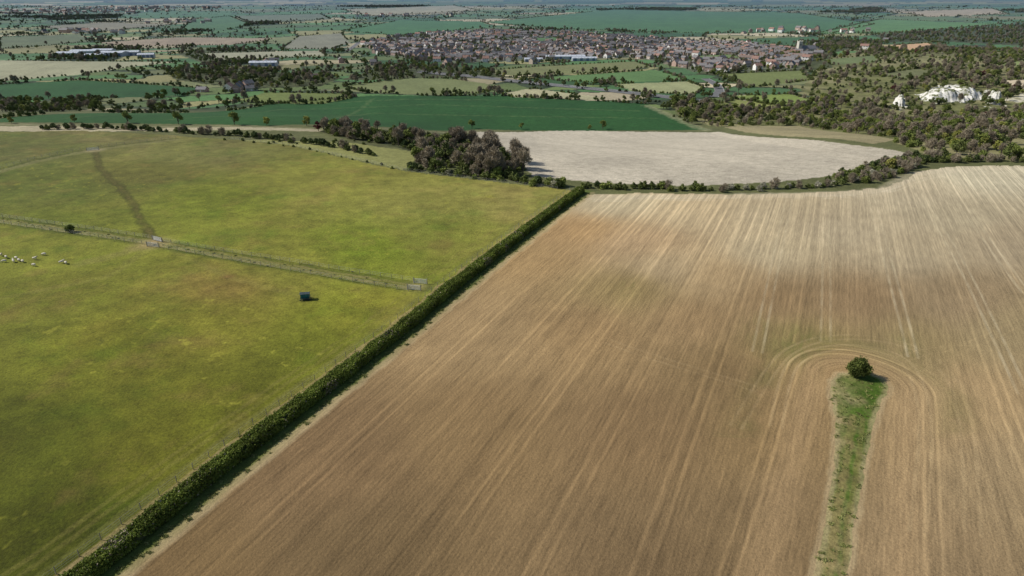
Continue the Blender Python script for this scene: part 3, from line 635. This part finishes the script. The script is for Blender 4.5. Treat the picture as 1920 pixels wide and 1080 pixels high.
# ---------------------------------------------------------------- chalk quarry
chm,nt_,b_=new_mat('chalk',.9); n_=N(nt_); g_=n_.node('ShaderNodeNewGeometry'); f_=n_.noise(g_.outputs['Position'],.16,6,.75)
sx_=n_.node('ShaderNodeSeparateXYZ'); n_.put(sx_.inputs[0],g_.outputs['True Normal'])
flat=n_.rng(sx_.outputs[2],.80,.97,0,.22)
n_.put(b_.inputs['Base Color'],n_.mix(n_.rng(n_.m('ADD',f_,flat),.50,.62,0,1),(.64,.62,.57,1),(.13,.14,.06,1)))
def chalk_face(name,u_,v_,W,D,hh,seed=0):
    p=U(u_,v_); gx,gy=np.meshgrid(np.linspace(-1,1,90),np.linspace(-1,1,60),indexing='ij'); x=gx*W/2;y=gy*D/2
    r_=np.sqrt(gx**2+gy**2)+.6*fbm(x+p[0],y,W*.3,4,seed)
    ridge=.5*fbm(x+p[0],y*.2,W*.12,4,seed+3)
    z=hh*S((gy+.75+ridge)/.45)*S((1-r_)/.8)*(1+.5*fbm(x,y,W*.3,3,seed)); X_=x+p[0];Y_=y+p[1]; Z_=H(X_,Y_)-.5+z
    i_=np.arange(89*60).reshape(89,60)[:,:-1].ravel()
    link(name,mesh_np(name,np.c_[X_.ravel(),Y_.ravel(),Z_.ravel()],np.c_[i_,i_+60,i_+61,i_+1],[chm],None,True))
chalk_face('chalk_quarry',1765,186,44,60,10,1); chalk_face('chalk_quarry',1805,182,36,60,9,5); chalk_face('chalk_quarry',1862,194,9,20,11,2); chalk_face('chalk_quarry',1686,197,9,18,8,4)
# ---------------------------------------------------------------- long hedge
HR=resample(HP,0.5); L=len(HR); nl=270000
s_=rng.random(nl)*(L-1); k_=s_.astype(int); fr=(s_-k_)[:,None]; C=HR[k_]*(1-fr)+HR[k_+1]*fr
nrm=off
wob=fbm(C[:,0],C[:,1],4,3,2.0); hh_=1.8*(1+0.45*fbm(C[:,0],C[:,1],2.6,3,8.0)); ww=1.42*(1+0.5*wob)
th=rng.uniform(-0.25,math.pi+.25,nl); rr=(1-0.25*rng.random(nl)**1.6)*(1+0.08*rng.normal(size=nl))
cx_=np.sign(np.cos(th))*np.abs(np.cos(th))**.65*ww*rr; cz_=np.maximum(np.abs(np.sin(th))**.6*hh_*rr,.05)
P2=C+nrm*cx_[:,None]; gap=vnoise(P2[:,0]*1.3,P2[:,1]*1.3+cz_*2)>0.12
P3=np.c_[P2,H(P2[:,0],P2[:,1])+cz_][gap]
V,Fc=leafquads(P3,rng.uniform(.1,.28,len(P3)),.75)
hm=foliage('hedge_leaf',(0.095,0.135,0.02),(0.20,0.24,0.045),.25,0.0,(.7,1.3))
tw=rng.random(len(P3)); bare_z=vnoise(P3[:,0]/5+50,P3[:,1]/5)
mi=((bare_z>.78)&(tw<.4)|(tw<.03)).astype(int)
mb=MB(); mb.v.append(V);mb.f.append(Fc);mb.m.append(mi);mb.n=len(V)
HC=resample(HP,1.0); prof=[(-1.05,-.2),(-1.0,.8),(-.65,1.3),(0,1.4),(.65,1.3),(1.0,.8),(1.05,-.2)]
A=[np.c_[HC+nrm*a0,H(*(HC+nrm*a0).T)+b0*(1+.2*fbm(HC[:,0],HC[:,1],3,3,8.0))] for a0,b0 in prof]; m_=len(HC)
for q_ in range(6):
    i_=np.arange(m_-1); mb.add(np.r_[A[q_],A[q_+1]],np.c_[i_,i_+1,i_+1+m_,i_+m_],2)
link('field_hedge',mb.mesh('field_hedge',[hm,M_bare,simple('hedge_dark_core',(.055,.065,.025))]))  # solid dark core inside the leaf shell
def special(name,u_,v_,Hh,R,mat,nl_,ls_,seed):
    p=U(u_,v_); link(name,tree_mesh(name,Hh,R,mat,nl_,ls_,base=.14,seed=seed,K=26),(p[0],p[1],p[2]),1.0)
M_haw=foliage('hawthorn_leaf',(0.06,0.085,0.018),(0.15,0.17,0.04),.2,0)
special('hawthorn_tree',1607,706,3.7,2.3,M_haw,6500,.19,5); special('hawthorn_bush',133,435,2.0,1.5,M_haw,3000,.2,9)
A=resample(TR,2.2); A=A+rng.normal(size=A.shape)*[.3,1.2]
A4=resample(HP+off*2.9,.7); A4=A4+rng.normal(size=A4.shape)*.5
A5=resample(HP-off*2.3,.8); A5=A5+rng.normal(size=A5.shape)*.4
group('grass_tussocks',[place(A,[TUF],[1],.15,.45,0),place(fillpts(SP,1.3),[TUF],[1],.15,.4,0),place(A4,[TUF],[1],.2,.5,0),place(A5,[TUF],[1],.2,.5,0)])
# ---------------------------------------------------------------- fences and gates
wood=simple('fence_wood',(0.34,0.31,0.25)); wire=simple('fence_wire',(0.36,0.36,0.34),.5)
galv=simple('galvanised_steel',(0.62,0.63,0.63),.45,.1)
def fence(P,step=3.0,h=1.15):
    Q=resample(P,step); z=H(Q[:,0],Q[:,1]); mb=MB()
    for i_ in range(len(Q)): mb.cone((*Q[i_],z[i_]-.2),(*Q[i_],z[i_]+h+.1*rng.normal()*.5),.06,.055,6,0)
    for i_ in range(len(Q)-1):
        for hh in (.35,.7,h-.05): mb.cone((*Q[i_],z[i_]+hh),(*Q[i_+1],z[i_+1]+hh),.012,.012,3,1)
    link('wire_fence',mb.mesh('wire_fence',[wood,wire]))
fence(HP-off*3.8)
fence(UP([(-60,398),(0,407),(130,425),(285,448)])); fence(UP([(305,453),(540,491),(775,528)]))
fence(UP([(-60,410),(0,419),(130,438),(283,460)])); fence(UP([(300,464),(540,507),(766,546)]))
fence(UP([(0,316),(70,297),(150,281)])); fence(UP([(190,276),(330,259)]))
fence(UP([(430,261),(540,272),(620,289),(700,307),(770,322),(900,338),(1045,355)]))
def gate(u0,v0,u1,v1):
    a_=U(u0,v0);b_=U(u1,v1); d=b_-a_; Lg=np.linalg.norm(d); d/=Lg; mb=MB()
    for q_ in (a_,b_): mb.cone(q_-[0,0,.2],q_+[0,0,1.5],.1,.09,8,1)
    s0=a_+d*.15; s1=b_-d*.15
    for h in (.2,.38,.56,.76,.98,1.22): mb.cone(s0+[0,0,h],s1+[0,0,h],.04,.04,6,0)
    for f__ in (0,.5,1): mb.cone(s0+(s1-s0)*f__+[0,0,.2],s0+(s1-s0)*f__+[0,0,1.22],.035,.035,6,0)
    mb.cone(s0+[0,0,.22],(s0+s1)/2+[0,0,1.2],.03,.03,6,0); mb.cone(s1+[0,0,.22],(s0+s1)/2+[0,0,1.2],.03,.03,6,0)
    link('field_gate',mb.mesh('field_gate',[galv,wood]))
gate(776,531,801,533); gate(764,543,789,545); gate(287,450,304,454); gate(276,462,298,464); gate(163,283,186,281)
# ---------------------------------------------------------------- livestock feeder
teal=simple('feeder_paint',(0.03,0.18,0.18),.5,.2,3); darks=simple('feeder_dark_steel',(0.06,0.08,0.085),.5)
mb=MB(); mb.box((0,0,1.05),(1.9,1.0,.9),0); mb.box((0,0,.42),(1.7,.45,.38),0,0,(1.1,2.1))
V=[[-1.1,-.7,1.5],[1.1,-.7,1.5],[1.1,.7,1.5],[-1.1,.7,1.5],[-1.1,0,1.78],[1.1,0,1.78]]
mb.add(V,[[0,1,5,4],[2,3,4,5]],1); mb.add([[-1.1,-.7,1.49],[1.1,-.7,1.49],[1.1,.7,1.49],[-1.1,.7,1.49]],[[0,3,2,1]],1)
for s__ in (-1,1):
    mb.box((0,s__*.72,.42),(1.9,.42,.05),1); mb.box((0,s__*.93,.5),(1.9,.04,.2),1); mb.box((s__*.95,0,.7),(.07,1.7,.07),1)
    for xx in (-.9,.9): mb.cone((xx,s__*.85,0),(xx,s__*.85,1.5),.04,.04,6,1)
    mb.box((0,s__*.55,.06),(2.6,.12,.12),1)
    for xx in (-.55,0,.55): mb.box((xx,s__*.52,1.05),(.08,.05,.85),1)
    mb.cone((s__*.75,-.95,.3),(s__*.75,-1.07,.3),.3,.3,12,1)
p=U(573,561); link('livestock_feeder',mb.mesh('livestock_feeder',[teal,darks]),p,.15)
# ---------------------------------------------------------------- sheep
wool=simple('sheep_wool',(0.66,0.60,0.48),.95,.12,12); face_m=simple('sheep_face',(0.45,0.40,0.33),.8,.1)
def sheep_mesh(name,graze):
    v=[];e=[];r=[]
    def A_(p,rad,par=None):
        v.append(p); r.append(rad); 
        if par is not None: e.append((par,len(v)-1))
        return len(v)-1
    pel=A_((-.38,0,.66),(.23,.21)); mid=A_((0,0,.62),(.29,.27),pel); sh=A_((.34,0,.66),(.23,.24),mid)
    if graze: nk=A_((.58,0,.50),(.13,.12),sh); hd=A_((.72,0,.26),(.095,.10),nk); mz=A_((.80,0,.10),(.055,.06),hd)
    else: nk=A_((.56,0,.86),(.13,.13),sh); hd=A_((.70,0,1.0),(.095,.10),nk); mz=A_((.88,0,.93),(.055,.06),hd)
    for s__ in (-1,1):
        A_((v[hd][0]-.02,s__*.15,v[hd][2]+.06),(.03,.018),hd)
        th_=A_((-.40,s__*.15,.48),(.12,.10),pel); kn=A_((-.34,s__*.15,.36),(.07,.06),th_); hk=A_((-.47,s__*.15,.24),(.042,.04),kn); A_((-.44,s__*.15,.02),(.035,.04),hk)
        up=A_((.34,s__*.14,.46),(.10,.08),sh); wr=A_((.36,s__*.14,.24),(.045,.045),up); A_((.36,s__*.14,.02),(.035,.04),wr)
    t1=A_((-.62,0,.62),(.05,.05),pel); A_((-.66,0,.42),(.04,.04),t1)
    me=bpy.data.meshes.new(name); me.from_pydata(v,e,[]); o=bpy.data.objects.new(name+'_tmp',me); scene.collection.objects.link(o)
    sk=o.modifiers.new('s','SKIN'); 
    for i_,q_ in enumerate(me.skin_vertices[0].data): q_.radius=r[i_]; q_.use_root=(i_==0)
    o.modifiers.new('ss','SUBSURF').levels=1
    dg=bpy.context.evaluated_depsgraph_get(); m2=bpy.data.meshes.new_from_object(o.evaluated_get(dg)); bpy.data.objects.remove(o)
    m2.materials.clear(); m2.materials.append(wool); m2.materials.append(face_m)
    for pl in m2.polygons:
        c_=pl.center; pl.use_smooth=True; pl.material_index=1 if (c_.z<.34 and c_.x<.5) or (c_.x>.62) else 0
    m2.name=name; return m2
sm=[sheep_mesh('sheep_grazing',True),sheep_mesh('sheep_standing',False)]
for i_,(u_,v_) in enumerate([(3,480),(12,484),(8,492),(26,492),(31,486),(43,492),(66,487),(64,499),(83,479),(116,494),(124,495),(36,490),(-14,486)]):
    p=U(u_,v_); link('sheep',sm[0 if i_%3 else 1],p,rng.choice([0.2,3.0,-.4,2.6])+rng.normal()*.3)
# ---------------------------------------------------------------- light, world, camera
el=math.radians(40); az=math.radians(-80)
D=Vector((math.sin(az)*math.cos(el),math.cos(az)*math.cos(el),math.sin(el)))
sl=bpy.data.lights.new('sun','SUN'); sl.energy=4.5; sl.angle=math.radians(.5); sl.color=(1,.96,.89)
so=bpy.data.objects.new('sun',sl); so.rotation_euler=D.to_track_quat('Z','Y').to_euler(); so.location=(-200,50,300); scene.collection.objects.link(so)
w=bpy.data.worlds.new('World'); scene.world=w; w.use_nodes=True; wn=w.node_tree
sk=wn.nodes.new('ShaderNodeTexSky'); sk.sky_type='NISHITA'; sk.sun_disc=False; sk.sun_elevation=el; sk.sun_rotation=az
wn.links.new(sk.outputs[0],wn.nodes['Background'].inputs[0]); wn.nodes['Background'].inputs[1].default_value=.09
cam=bpy.data.cameras.new('camera'); cam.lens=24; cam.sensor_width=36; cam.clip_end=60000; cam.clip_start=.5
co=bpy.data.objects.new('camera',cam); co.location=(0,0,CAMH); co.rotation_euler=(math.pi/2-PITCH,0,0); scene.collection.objects.link(co); scene.camera=co
scene.view_settings.view_transform='Standard'; scene.view_settings.look='None'; scene.view_settings.exposure=0
